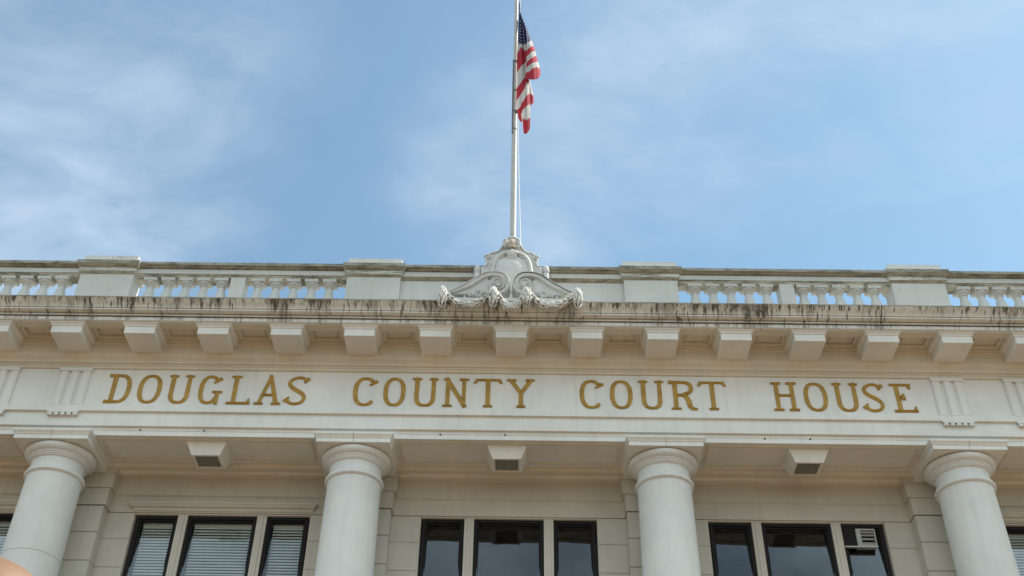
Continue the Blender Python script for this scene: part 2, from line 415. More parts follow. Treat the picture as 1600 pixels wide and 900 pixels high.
# coffers between the modillions
def coffer(wd):
    mb = MB(); hw = wd/2
    rings = [(-hw, hw, 0.0, .44, 10.692), (-.225, .225, .118, .395, 10.692), (-.222, .222, .121, .392, 10.730), (-.178, .178, .150, .360, 10.735), (-.176, .176, .152, .358, 10.770), (-.140, .140, .170, .338, 10.774), (-.138, .138, .172, .336, 10.762)]
    vs = []; fs = []
    for (x0, x1, y0, y1, z) in rings: vs += [(x0, y0, z), (x1, y0, z), (x1, y1, z), (x0, y1, z)]
    for k in range(len(rings)-1):
        for i in range(4):
            a = 4*k+i; b_ = 4*k+(i+1) % 4; fs.append((a, b_, b_+4, a+4))
    o = 4*(len(rings)-1); fs.append((o, o+1, o+2, o+3))
    return mb.add(vs, fs)
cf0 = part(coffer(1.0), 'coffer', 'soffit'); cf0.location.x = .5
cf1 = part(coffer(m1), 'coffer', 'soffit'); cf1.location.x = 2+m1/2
for k in (-2, -1, 1):
    copy_part(cf0, k*1.0)
for k in range(-9, 9):
    if -2 <= k < 2 or k == 2: continue
    xm = (mod_x(k)+mod_x(k+1))/2
    copy_part(cf1, xm-(2+m1/2))
# modillions
mb = MB()
hw = .202
mb.prism_x([(0, 10.637), (0, 10.53), (.462, 10.53), (.462, 10.637)], -hw, hw)
mo = part(mb, 'modillion', 'paint', bevel=.004)
cp = MB().loft_rect([(-hw-.004, hw+.004, -.004, .45, 10.637), (-hw-.010, hw+.010, -.010, .45, 10.642), (-hw-.012, hw+.012, -.012, .45, 10.655), (-hw-.028, hw+.028, -.028, .45, 10.672), (-hw-.036, hw+.036, -.036, .45, 10.677), (-hw-.038, hw+.038, -.038, .45, 10.6935)]).build('moulding', M['paint'], mo)
for k in range(-9, 10):
    if k == 0: continue
    copy_part(mo, mod_x(k))

for u, v, Y in ((319, 673, .560), (219, 672, .560), (1195, 685.5, .597), (1266, 686, .597), (789, 679.5, .597), (688, 679, .597)):
    q = at(u, v, Y+.002)
    part(MB().blob(q, Vector((.013, 0, 0)), Vector((0, .006, 0)), Vector((0, 0, .015)), 8, 6), 'bolt_head', 'dark_metal')
# ---- triglyphs with guttae at the ends of the frieze
tg = MB()
W_ = .205
prof = [(-W_, .571), (-W_, .548), (-.185, .534), (-.108, .534), (-.085, .566), (-.060, .566), (-.045, .534), (.045, .534), (.060, .566), (.085, .566), (.108, .534), (.185, .534), (W_, .548), (W_, .571)]
n = len(prof)
tg.add([(x, y, 9.747) for x, y in prof]+[(x, y, 10.285) for x, y in prof], [(i, i+1, n+i+1, n+i) for i in range(n-1)]+[tuple(range(n)), tuple(range(2*n-1, n-1, -1))])
tg.box(-W_-.012, W_+.012, .526, .5715, 10.286, 10.334)
TGX = [5.83, 6.80, 7.77, 8.74]
t0 = part(tg, 'triglyph', 'paint'); t0.location.x = TGX[0]
gm = MB()
gm.box(-W_, W_, .515, .5295, 9.622, 9.652)
for i in range(5):
    x = -.164+i*.082
    gm.loft_rect([(x-.036, x+.036, .508, .5594, 9.585), (x-.03, x+.03, .514, .5594, 9.594), (x-.022, x+.022, .520, .5594, 9.622)])
gm.build('guttae', M['paint'], t0)
for s in (-1, 1):
    for x in TGX:
        if s*x != TGX[0]: copy_part(t0, s*x-TGX[0])

# ---- columns
def column(groove):
    e = MB()
    sh_ = [(.452, 1.1), (.452, 1.16), (.43, 1.2), (.405, 1.24), (.40, 1.35)]
    top = 8.80
    for i in range(0, 25):
        z = 1.4+(top-1.4)*i/24; r = .395-.052*((z-1.4)/(top-1.4))**1.5
        if groove and abs(z-7.72) < .17: continue
        sh_.append((r, z))
    if groove:
        z = 7.745; r = .395-.052*((z-1.4)/(top-1.4))**1.5
        sh_ += [(r, z-.006), (r-.007, z-.001), (r-.007, z+.001), (r, z+.006)]; sh_.sort(key=lambda q: q[1])
    sh_ += [(.345, 8.826), (.35, 8.832)]
    e.lathe(sh_, n=96)
    return e
def capital():
    e = MB()
    e.lathe([(.33, 8.826), (.352, 8.832), (.366, 8.838), (.378, 8.852), (.380, 8.868), (.372, 8.884), (.358, 8.892), (.360, 8.897), (.362, 8.908), (.352, 8.918), (.337, 8.925), (.334, 8.94), (.334, 9.045),
             (.345, 9.052), (.357, 9.058), (.357, 9.068), (.366, 9.07), (.374, 9.082), (.374, 9.09), (.384, 9.094), (.390, 9.104), (.390, 9.112), (.402, 9.117),
             (.425, 9.130), (.442, 9.15), (.450, 9.172), (.449, 9.192), (.436, 9.207), (.41, 9.214), (.40, 9.216)], n=96)
    return e
def abacus(joint):
    e = MB(); h = .475
    rect = [(-h, h, -h, h, 9.213), (-h, h, -h, h, 9.272), (-h-.010, h+.010, -h-.010, h+.010, 9.277), (-h-.012, h+.012, -h-.012, h+.012, 9.288), (-h-.030, h+.030, -h-.030, h+.030, 9.31), (-h-.036, h+.036, -h-.036, h+.036, 9.318), (-h-.036, h+.036, -h-.036, h+.036, 9.345)]
    g_ = .0025
    e.loft_rect([(a, -g_, c, d, z) for a, b_, c, d, z in rect]); e.loft_rect([(g_, b_, c, d, z) for a, b_, c, d, z in rect])
    e.box(-.3, .3, -h+.02, h-.02, 9.215, 9.34)
    return e
shaft_groove = column(True).build('shaft', M['column'], None, smooth=35)
cap0 = capital().build('capital', M['column'], None, smooth=35)
ab0 = abacus(True).build('abacus', M['paint'], None)
COLS = []
shaft_plain = column(False).build('shaft', M['column'], None, smooth=35)
for i, x in enumerate(COLX):
    if i == 0: s_, c_, a_ = shaft_groove, cap0, ab0
    elif i == 1: s_, c_, a_ = shaft_plain, cap0.copy(), ab0.copy()
    else: s_, c_, a_ = shaft_plain.copy(), cap0.copy(), ab0.copy()
    for o in (s_, c_, a_):
        if o.name not in col.objects: col.objects.link(o)
    s_.name = 'column'; s_.parent = CH; s_.location = (x, .975, 0)
    for o in (c_, a_): o.parent = s_

# ---- porch soffit panels (a raised frame round each sunken field)
def ring(x0, x1, y0, y1, z, wd, hh):
    mb = MB()
    for (a, b_, c, d) in ((x0, x1, y0, y0+wd), (x0, x1, y1-wd, y1), (x0, x0+wd, y0+wd, y1-wd), (x1-wd, x1, y0+wd, y1-wd)): mb.box(a, b_, c, d, z-hh, z+.003)
    return mb
for a, b_ in zip([-9.0, COLX[0], -2, 2, COLX[3]], [COLX[0], -2, 2, COLX[3], 9.0]):
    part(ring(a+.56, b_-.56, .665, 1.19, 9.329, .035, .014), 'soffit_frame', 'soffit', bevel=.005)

# ---- windows
def frame_mesh(x0, x1, z0, z1):
    mb = MB(); wd = .045
    for (a, b_, c, d) in ((x0, x0+wd, z0, z1), (x1-wd, x1, z0, z1), (x0+wd, x1-wd, z1-wd, z1), (x0+wd, x1-wd, z0, z0+wd)): mb.box(a, b_, 1.655, 1.735, c, d)
    mb.box(x0+wd, x1-wd, 1.66, 1.73, 7.80, 7.86)
    x0 += wd; x1 -= wd; z0 += wd; z1 -= wd; wd = .020
    for (a, b_, c, d) in ((x0, x0+wd, z0, z1), (x1-wd, x1, z0, z1), (x0+wd, x1-wd, z1-wd, z1), (x0+wd, x1-wd, z0, z0+wd)): mb.box(a, b_, 1.678, 1.725, c, d)
    return mb
SASH = [(-1.143, -.590), (-.461, .461), (.590, 1.143)]
ZW0, ZW1 = 6.62, 8.737
for b in BAY:
    mull = MB()
    for x in (-.5255, .5255):
        mull.box(b+x-.064, b+x+.064, 1.622, 1.78, 6.55, 8.738)
        mull.box(b+x-.022, b+x+.022, 1.612, 1.63, 6.55, 8.734)
    mull.box(b-1.164, b+1.164, 1.618, 1.965, 8.7395, 8.7595)
    mull.loft_rect([(b-1.2, b+1.2, 1.56, 1.78, 6.50), (b-1.22, b+1.22, 1.53, 1.78, 6.54), (b-1.22, b+1.22, 1.53, 1.78, 6.575), (b-1.2, b+1.2, 1.6, 1.78, 6.6)])
    part(mull, 'window_surround', 'wall', bevel=.004)
for b in BAY:
    for j, (p, q) in enumerate(SASH):
        wf = part(frame_mesh(b+p, b+q, ZW0, ZW1), 'window', 'frame', bevel=.003)
        for (za, zb) in ((ZW0+.06, 7.80), (7.86, ZW1-.06)):
            pm = MB(); yb, yt = 1.658, 1.662+(zb-za)*math.tan(R(5.6 if za > 7.8 else 2.0))
            pm.add([(x, y+d_, z) for z, y in ((za, yb), (zb, yt)) for d_ in (0, .005) for x in (b+p+.046, b+q-.046)], [(0, 1, 5, 4), (3, 2, 6, 7), (0, 2, 3, 1), (4, 5, 7, 6), (0, 4, 6, 2), (1, 3, 7, 5)])
            pm.build('pane', M['glass'], wf)
        if b in (-7.6, -3.8, 7.6):
            bl = MB(); z = ZW1-.10; k = 0; pitch = .041
            bl.box(b+p+.075, b+q-.075, 1.752, 1.792, ZW1-.108, ZW1-.06)
            rnd = random.Random(int(b*10)+j)
            while z > ZW0+.08:
                tl_ = rnd.uniform(-.0015, .0015)
                x0, x1 = b+p+.075, b+q-.075
                zz_ = z-.012
                bl.add([(x0, 1.756, zz_-.023+tl_), (x1, 1.756, zz_-.023+tl_*.3), (x1, 1.764, zz_+.002), (x0, 1.764, zz_+.002), (x1, 1.786, zz_+.016), (x0, 1.786, zz_+.016)], [(0, 1, 2, 3), (3, 2, 4, 5)])
                z -= pitch
            bl.build('blind', M['blind'], wf, smooth=60)
# hood mouldings over the bays that have blinds
for b in (-7.6, -3.8, 7.6):
    part(MB().loft_rect([(b-1.19, b+1.19, 1.590, 1.601, 8.775), (b-1.20, b+1.20, 1.578, 1.601, 8.79), (b-1.205, b+1.205, 1.573, 1.601, 8.81), (b-1.215, b+1.215, 1.545, 1.601, 8.822), (b-1.235, b+1.235, 1.525, 1.601, 8.85), (b-1.245, b+1.245, 1.515, 1.601, 8.858), (b-1.245, b+1.245, 1.515, 1.601, 8.885), (b-1.235, b+1.235, 1.53, 1.601, 8.892)]), 'hood_moulding', 'wall')

# ---- parapet: pedestals, rails, balusters, solid panel
PEDX = [-9.66, -5.82, -1.985, 1.985, 5.82, 9.66]
d = MB().box(-.385, .385, .56, .88, 10.96, 12.003)
p0 = part(d, 'pedestal', 'parapet', bevel=.006); p0.location.x = PEDX[0]
MB().loft_rect([(-.392, .392, .553, .887, 12.0), (-.41, .41, .535, .90, 12.026), (-.415, .415, .528, .905, 12.034), (-.415, .415, .528, .905, 12.098), (-.412, .412, .532, .903, 12.104), (-.43, .43, .508, .92, 12.112), (-.45, .45, .480, .95, 12.138), (-.452, .452, .472, .955, 12.142), (-.452, .452, .472, .955, 12.200), (-.44, .44, .485, .95, 12.212)]).build('cap', M['cap'], p0)
darken(p0.children[0], [(12.0, 12.03, .56), (12.10, 12.14, .56)]); darken(p0.children[0], [(12.1425, 12.205, .5)], 'lichen')
MB().loft_rect([(-.385, .385, .545, .88, 12.205), (-.385, .385, .545, .88, 12.335), (-.37, .37, .56, .865, 12.345)]).build('block', M['block'], p0)
for x in PEDX[1:]: copy_part(p0, x-PEDX[0])
rail = [(.605, 11.990), (.598, 12.004), (.582, 12.010), (.582, 12.022), (.570, 12.024), (.570, 12.112), (.578, 12.114), (.578, 12.122), (.545, 12.126), (.540, 12.145), (.502, 12.147), (.502, 12.193), (.515, 12.203), (.86, 12.203), (.875, 12.193), (.875, 12.147), (.815, 12.118), (.815, 12.015), (.79, 11.990)]
solid = [(.620, 10.96), (.620, 11.985), (.608, 11.992), (.592, 12.004), (.580, 12.018), (.570, 12.024)]+rail[5:16]+[(.83, 12.118), (.83, 10.96)]
for a, b_ in zip(PEDX[:-1], PEDX[1:]):
    if abs(a+b_) < .1: darken(part(MB().prism_x(solid, a+.38, b_-.38), 'parapet_panel', 'coping', smooth=30), [(11.984, 12.022, .63), (12.1125, 12.146, .6)]); darken(col.objects[-1], [(12.1472, 12.20, .53)], 'lichen')
    else: darken(part(MB().prism_x(rail, a+.38, b_-.38), 'balustrade_rail', 'coping', smooth=30), [(12.021, 12.0235, .6), (12.1125, 12.146, .6)]); darken(col.objects[-1], [(12.1472, 12.20, .53)], 'lichen')
for a, b_ in zip(PEDX[:-1], PEDX[1:]):
    part(MB().box(a+.416, b_-.416, .5675, .59, 12.030, 12.106), 'rail_band', 'parapet')
# white face of the solid panel, set proud
part(MB().box(-1.60, 1.60, .617, .63, 10.97, 11.978), 'panel_face', 'parapet')
for a, b_ in zip(PEDX[:-1], PEDX[1:]):
    if abs(a+b_) < .1: continue
    part(MB().loft_rect([(a+.384, b_-.384, .575, .83, 10.96), (a+.384, b_-.384, .575, .83, 11.12), (a+.384, b_-.384, .59, .81, 11.16)]), 'balustrade_plinth', 'parapet')
bprof = [(.085, 11.16), (.085, 11.19), (.06, 11.20), (.065, 11.25), (.096, 11.34), (.112, 11.44), (.108, 11.54), (.090, 11.65), (.068, 11.745), (.052, 11.815), (.047, 11.855), (.058, 11.862), (.065, 11.870), (.058, 11.880), (.050, 11.885), (.058, 11.900), (.082, 11.912), (.092, 11.927), (.092, 11.938), (.072, 11.944)]
bm_ = MB().lathe(bprof, n=28)
bm_.box(-.096, .096, -.096, .096, 11.943, 11.995); bm_.box(-.10, .10, -.10, .10, 11.10, 11.165)
bl0 = part(bm_, 'baluster', 'parapet', smooth=35); bl0.location.y = .70
first = True
pier0 = None
def baluster_at(x):
    global first
    if first: bl0.location.x = x; first = False
    else: copy_part(bl0, x-bl0.location.x)
for s in (-1, 1):
    for x in (2.64, 2.898, 3.157, 3.415, 3.673, 4.202, 4.46, 4.717, 4.975, 5.232, 6.515, 6.773, 7.03, 7.29, 7.548, 8.07, 8.328, 8.586, 8.844, 9.10): baluster_at(s*x*.9945)
    for x in (3.937, 7.81):
        if pier0 is None: pier0 = part(MB().box(-.105, .105, .60, .81, 11.1, 12.0), 'pier', 'parapet', bevel=.005); pier0.location.x = s*x
        else: copy_part(pier0, s*x-pier0.location.x)

# ---- gold letters
H0, H1 = 9.803, 10.256
class Glyph:
    def __init__(s): s.mb = MB(); s.k = 0
    def st(s, pts, wd, closed=False):
        """one raised ridge stroke; wd a number or one width per point"""
        pts = [Vector((p[0], p[1])) for p in pts]; n = len(pts); s.k += 1
        if not isinstance(wd, (list, tuple)): wd = [wd]*n
        hgt = .017+.0011*s.k; rim = .562-.0006*s.k; base = .573
        vs = []
        for i, p in enumerate(pts):
            a = pts[i]-pts[i-1] if (i or closed) else pts[1]-pts[0]
            b = pts[(i+1) % n]-pts[i] if (i < n-1 or closed) else pts[i]-pts[i-1]
            a.normalize(); b.normalize(); t_ = (a+b)
            t_ = t_.normalized() if t_.length > .2 else b
            nn = Vector((-t_.y, t_.x)); k = 1/max(.5, nn.dot(Vector((-b.y, b.x))))
            o = nn*wd[i]/2*k
            for q, y in ((p+o, base), (p+o, rim), (p, rim-hgt), (p-o, rim), (p-o, base)): vs.append((q.x, y, q.y))
        fs = []
        for i in range(n if closed else n-1):
            j = (i+1) % n
            for c in range(4): fs.append((i*5+c, i*5+c+1, j*5+c+1, j*5+c))
        if not closed: fs += [(0, 1, 2, 3, 4), tuple((n-1)*5+c for c in (4, 3, 2, 1, 0))]
        s.mb.add(vs, fs)
T_, Nn = .060, .039
def arc(cx, cz, rx, rz, a0, a1, n=22, p=2.4):
    out = []
    for i in range(n+1):
        a = R(a0+(a1-a0)*i/n); c, s = math.cos(a), math.sin(a)
        out.append((cx+rx*math.copysign(abs(c)**(2/p), c), cz+rz*math.copysign(abs(s)**(2/p), s)))
    return out
def wid(pts, cx, rx): return [Nn+(T_-Nn)*min(1, abs(q[0]-cx)/rx)**1.3 for q in pts]
def letter(ch, x0, x1, z0=H0, z1=H1):
    g = Glyph(); W = x1-x0; H = z1-z0; h = T_/2; e = Nn/2
    def serif(x, z, l=.115, wd=Nn*.85): g.st([(x-l/2, z), (x+l/2, z)], wd)
    if ch == 'O':
        p = arc(W/2, H/2, W/2-h, H/2-e, 0, 360, 44)[:-1]; g.st(p, wid(p, W/2, W/2-h), True)
    elif ch == 'D':
        xs = .085
        p = [(0, H-e), (W*.5, H-e)]+arc(W*.5, H/2, W*.5-h, H/2-e, 80, -80, 26)+[(W*.5, e), (0, e)]
        g.st(p, wid(p, W*.42, W*.5)); g.st([(xs, e), (xs, H-e)], T_)
    elif ch == 'U':
        a, b = .058, W-.058
        p = [(a, H)]+arc(W/2, .155, W/2-a, .155-e, 180, 360, 26)+[(b, H)]
        ww = [T_]+[Nn+(T_-Nn)*min(1, abs(q[0]-W/2)/(W/2-a))**1.3 for q in p[1:-1]]+[T_*.85]
        g.st(p, ww); serif(a, H-e*.9, .118); serif(b, H-e*.9, .112)
    elif ch == 'C':
        p = arc(W/2, H/2, W/2-h, H/2-e, 44, 318, 34); ww = wid(p, W/2, W/2-h); ww[-1] *= .6; g.st(p, ww)
        q = p[0]; g.st([(q[0]-.045, q[1]-.055), (q[0]+.055, q[1]+.012)], [.028, .05])
    elif ch == 'G':
        p = arc(W*.47, H/2, W*.47-h, H/2-e, 46, 325, 34); ww = wid(p, W*.47, W*.47-h); g.st(p, ww)
        q = p[0]; g.st([(q[0]-.035, q[1]-.05), (q[0]+.06, q[1]+.025)], [.03, .055])
        g.st([(W*.84, -.004), (W*.84, .195)], [.05, T_*.9]); serif(W*.84, .19, .125, .036)
    elif ch == 'L':
        g.st([(.088, e), (.088, H)], T_); serif(.088, H-e*.9, .13); g.st([(0, e), (W, e)], Nn); g.st([(W-.028, e), (W-.018, .085)], [.055, .022])
    elif ch == 'A':
        ap = (W*.5, H); l, r_ = (.055, e), (W-.058, e)
        g.st([l, (ap[0]+.006, H+.01)], [.05, .045]); g.st([(ap[0]-.006, H+.012), r_], [.05, T_]); g.st([(W*.24, H*.34), (W*.76, H*.34)], .036)
        serif(l[0], e*.9, .115); serif(r_[0], e*.9, .118)
    elif ch == 'S':
        cx = W/2; key = [(W-.045, H-.075), (W*.74, H-.03), (W*.5, H-e), (W*.24, H-.055), (W*.155, H*.745), (W*.27, H*.615), (W*.5, H*.51), (W*.74, H*.40), (W*.855, H*.255), (W*.75, H*.10), (W*.5, e), (W*.27, H*.07), (W*.12, H*.18)]
        p = []
        for i in range(len(key)-1):
            P0, P1, P2, P3 = key[max(i-1, 0)], key[i], key[i+1], key[min(i+2, len(key)-1)]
            for k in range(4):
                t_ = k/4
                p.append(tuple(.5*(2*P1[c]+(P2[c]-P0[c])*t_+(2*P0[c]-5*P1[c]+4*P2[c]-P3[c])*t_*t_+(3*P1[c]-P0[c]-3*P2[c]+P3[c])*t_**3) for c in (0, 1)))
        p.append(key[-1]); g.st(p, [Nn+(T_-Nn)*max(0, 1-abs(q[1]/H-.5)*1.9) for q in p])
        g.st([(W*.80, H*.775), (W*.97, H*.94)], [.03, .058]); g.st([(W*.20, H*.27), (W*.02, H*.115)], [.028, .062])
    elif ch == 'N':
        a, b = .062, W-.062
        g.st([(a, e), (a, H-e)], T_*.95); g.st([(b, e), (b, H-e)], T_*.85); g.st([(a-.02, H), (b+.02, 0)], T_)
        serif(a, e*.9, .125); serif(b, H-e*.9, .122); serif(a-.02, H-e*.9, .07); serif(b+.01, e*.9, .05)
    elif ch == 'T':
        g.st([(W/2, e), (W/2, H-e)], T_); g.st([(.02, H-e), (W-.02, H-e)], Nn*.95); g.st([(.045, H-e), (.004, H-.075)], [.05, .028]); g.st([(W-.045, H-e), (W-.004, H-.075)], [.05, .028])
        serif(W/2, e*.9, .12)
    elif ch == 'Y':
        g.st([(W/2, e), (W/2, H*.55)], T_); g.st([(.05, H-e), (W/2, H*.5)], [.058, .056]); g.st([(W-.05, H-e), (W/2, H*.5)], [.058, .056])
        serif(.06, H-e*.9, .12); serif(W-.06, H-e*.9, .12); serif(W/2, e*.9, .115)
    elif ch == 'R':
        a = .075
        g.st([(a, e), (a, H-e)], T_); serif(a, e*.9, .128)
        p = [(-.005, H-e), (W*.5, H-e)]+arc(W*.5, H*.755, W*.5-h-.02, H*.245-e, 80, -80, 18)+[(W*.5, H*.51), (a, H*.51)]
        g.st(p, wid(p, W*.4, W*.5)); g.st([(W*.5, H*.51), (W*.64, H*.45), (W*.72, H*.3), (W*.76, H*.12), (W*.84, .02), (W+.01, .012)], [.045, .06, .07, .066, .05, .03])
    elif ch == 'H':
        a, b = .066, W-.066
        g.st([(a, e), (a, H-e)], T_*.95); g.st([(b, e), (b, H-e)], T_*.95); g.st([(a, H*.54), (b, H*.54)], .038)
        for x in (a, b): serif(x, e*.9, .13); serif(x, H-e*.9, .13)
    elif ch == 'E':
        a = .085
        g.st([(a, e), (a, H-e)], T_); g.st([(0, H-e), (W-.03, H-e)], Nn); g.st([(0, e), (W, e)], Nn); g.st([(a, H*.52), (W*.52, H*.52)], .034)
        g.st([(W-.062, H-e), (W-.05, H-.085)], [.055, .03]); g.st([(W-.03, e), (W-.02, .085)], [.055, .024]); g.st([(W*.50, H*.43), (W*.50, H*.61)], [.06, .045])
    g.mb.v = [(x+x0, y, z+z0) for x, y, z in g.mb.v]
    return part(g.mb, 'letter', 'gold')
for ch, a, b_ in (('D', -5.360, -5.042), ('O', -4.947, -4.635), ('U', -4.556, -4.226), ('G', -4.140, -3.838), ('L', -3.745, -3.437), ('A', -3.374, -3.032), ('S', -2.990, -2.684),
                  ('C', -2.088, -1.769), ('O', -1.686, -1.392), ('U', -1.302, -.965), ('N', -.894, -.556), ('T', -.486, -.113), ('Y', -.044, .321),
                  ('C', .918, 1.233), ('O', 1.319, 1.619), ('U', 1.707, 2.038), ('R', 2.112, 2.452), ('T', 2.495, 2.866),
                  ('H', 3.470, 3.805), ('O', 3.889, 4.202), ('U', 4.288, 4.626), ('S', 4.657, 4.954), ('E', 5.052, 5.360)):
    letter(ch, a, b_)

# ------------------------------------------------------------------ carved cartouche on the parapet
def cx(x, y, Y): return at(640+x/5, 340+y/5, Y)          # pixel of the photo's cartouche detail on the plane y = Y
XC = cx(797, 400, .4).x
plate = [(797, 150), (765, 158), (744, 182), (724, 225), (702, 255), (672, 270), (640, 271), (628, 283), (608, 298), (597, 315), (600, 334), (607, 350), (600, 366), (588, 378), (558, 380)]
L = []
for x, y in plate:
    p = cx(x, y, .40); L.append((p.x-XC, p.z))
L += [(L[-1][0], 10.96)]
outl = [(XC+a, z) for a, z in L]+[(XC-a, z) for a, z in reversed(L[1:])]
ca = part(MB().prism_y(outl, .40, .66), 'cartouche', 'carved', bevel=.012)
def sub(mb, name, mat, smooth=50):
    return mb.build(name, M[mat], ca, smooth)
# base that carries it on the cornice
sub(MB().box(XC-.93, XC+.93, -.17, .41, 10.94, 11.06), 'base', 'carved')
# rim along the plate's curved top
rim = []
for x, y in plate[:14]:
    p = cx(x, y, .40); rim.append((p.x, .395, p.z-.012))
mb = MB(); mb.tube(rim, .016, 8); mb.tube([(2*XC-x, y, z) for x, y, z in rim], .016, 8)
for s in (-1, 1):
    pts = [(XC+s*(.345+.045*math.cos(a/10)*(1-a/75)), .39, cx(612, 312, .40).z+.045*math.sin(a/10)*(1-a/75)) for a in range(0, 70, 3)]
    mb.tube(pts, .017, 8)
sub(mb, 'rim', 'carved')
# arched frame and domed shield
ar = [(640, 520), (643, 470), (648, 410), (664, 350), (694, 308), (740, 282), (797, 272)]
a3 = []
for x, y in ar:
    p = cx(x, y, .36); a3.append((p.x-XC, p.z))
full = [(XC+a, .37, z) for a, z in a3]+[(XC-a, .37, z) for a, z in reversed(a3[:-1])]
def smooth_pts(pts, k=5):
    out = []
    for i in range(len(pts)-1):
        P0, P1, P2, P3 = [Vector(pts[j]) for j in (max(i-1, 0), i, i+1, min(i+2, len(pts)-1))]
        for q in range(k):
            t_ = q/k
            out.append(.5*(2*P1+(P2-P0)*t_+(2*P0-5*P1+4*P2-P3)*t_*t_+(3*P1-P0-3*P2+P3)*t_**3))
    out.append(Vector(pts[-1])); return out
mb = MB(); mb.tube(smooth_pts(full), .036, 12, flat=1.5)
inner = [(XC+(x-XC)*.87, y-.012, z-.035) for x, y, z in full]
mb.tube(smooth_pts(inner), .014, 8)
sub(mb, 'arch_frame', 'carved')
c = cx(797, 440, .38)
sub(MB().blob((XC, .40, c.z), Vector((.268, 0, 0)), Vector((0, -.13, 0)), Vector((0, 0, .345)), 40, 24), 'shield', 'carved')
# leaf on the keystone
k0 = cx(797, 292, .30)
mb = MB()
for a, s in ((-.6, .8), (.6, .8), (-.28, 1), (.28, 1), (0, 1.15)):
    ax = Vector((math.cos(a), 0, -math.sin(a))); az = Vector((-math.sin(a), .1, -math.cos(a)))
    mb.blob((XC+math.sin(a)*-.045, .305, k0.z-.0+.01*abs(a)), ax*.038, Vector((0, .045, 0)), az*.095*s, 10, 8, .5)
mb.blob((XC, .31, k0.z+.05), Vector((.105, 0, 0)), Vector((0, .05, 0)), Vector((0, 0, .04)), 14, 8)
sub(mb, 'leaf', 'carved')
# acanthus bracket under the flagpole with two small scrolls
k1 = cx(800, 215, .34)
mb = MB()
for i, a in enumerate((-.7, -.35, 0, .35, .7)):
    mb.blob((XC+.052*math.sin(a)*1.1, .36-.05*math.cos(a), k1.z+.01), Vector((.022, 0, 0)), Vector((0, .035, 0)), Vector((.03*math.sin(a), -.02, -.10)), 10, 8, .35)
    mb.blob((XC+.045*math.sin(a), .34-.05*math.cos(a), k1.z-.065), Vector((.024, 0, 0)), Vector((0, .03, 0)), Vector((.02*math.sin(a), -.03, -.03)), 10, 8, .3)
sub(mb, 'acanthus_leaf', 'rust')
for s in (-1, 1):
    mb = MB()
    q = cx(797+s*48, 205, .36)
    cxx = XC+s*abs(q.x-XC)
    pts = [(cxx+s*.030*math.cos(a/8)*(1-a/90), .33, q.z+.062*math.sin(a/8)*(1-a/90)) for a in range(-18, 80, 3)]
    mb.tube(pts, [.017*(1-i/70) for i in range(len(pts))], 8, flat=1.8)
    mb.blob((cxx, .34, q.z), Vector((.026, 0, 0)), Vector((0, .03, 0)), Vector((0, 0, .05)), 10, 8)
    sub(mb, 'crown_scroll', 'carved')
mb = MB(); mb.lathe([(.055, k1.z+.10), (.068, k1.z+.115), (.068, k1.z+.135), (.05, k1.z+.145)], XC, .42, 20)
sub(mb, 'pole_socket', 'carved')
# side finials
for s in (-1, 1):
    mb = MB()
    pt = cx(531, 372, .42); pb = cx(531, 545, .42); x = XC+s*abs(pt.x-XC); ztop = pt.z
    mb.lathe([(.042, 10.96), (.042, ztop-.27), (.052, ztop-.262), (.052, ztop-.245), (.042, ztop-.235), (.042, ztop-.12), (.054, ztop-.112), (.054, ztop-.09), (.044, ztop-.082), (.048, ztop-.06), (.046, ztop-.03), (.034, ztop-.008), (.015, ztop)], x, .44, 20)
    sub(mb, 'finial', 'carved', 40)
# great scrolls
def band(pts, widths, y0, y1):
    """flat strap following pts (x, z), with front lip"""
    mb = MB(); n = len(pts); vs = []; fs = []
    for i in range(n):
        a = Vector(pts[max(i-1, 0)]); b = Vector(pts[min(i+1, n-1)]); t_ = (b-a).normalized(); nn = Vector((-t_.y, t_.x)); p = Vector(pts[i]); wv = widths[i]/2
        A, B = p+nn*wv, p-nn*wv
        for q, y in ((A, y1), (A, y0+.01), (p+nn*wv*.85, y0), (p+nn*wv*.62, y0), (p+nn*wv*.5, y0+.014), (p-nn*wv*.5, y0+.014), (p-nn*wv*.62, y0), (p-nn*wv*.85, y0), (B, y0+.01), (B, y1)): vs.append((q.x, y, q.y))
    m_ = 10
    for i in range(n-1):
        for k in range(m_):
            j = (k+1) % m_; fs.append((i*m_+k, i*m_+j, (i+1)*m_+j, (i+1)*m_+k))
    fs += [tuple(range(m_-1, -1, -1)), tuple((n-1)*m_+k for k in range(m_))]
    return mb.add(vs, fs)
YS = -.06
arm = [(318, 612), (365, 597), (420, 572), (475, 545), (525, 513), (575, 484), (630, 470), (690, 470)]
vc = (690, 548)
sp_ = []
for i in range(1, 44):
    a = R(90-i*15); rr_ = 78*(1-i/58)
    sp_.append((vc[0]+rr_*math.cos(a), vc[1]-rr_*1.0*math.sin(a)))
raw = smooth_pts([Vector((x, y, 0)) for x, y in arm], 4)
path = [(p.x, p.y) for p in raw]+sp_
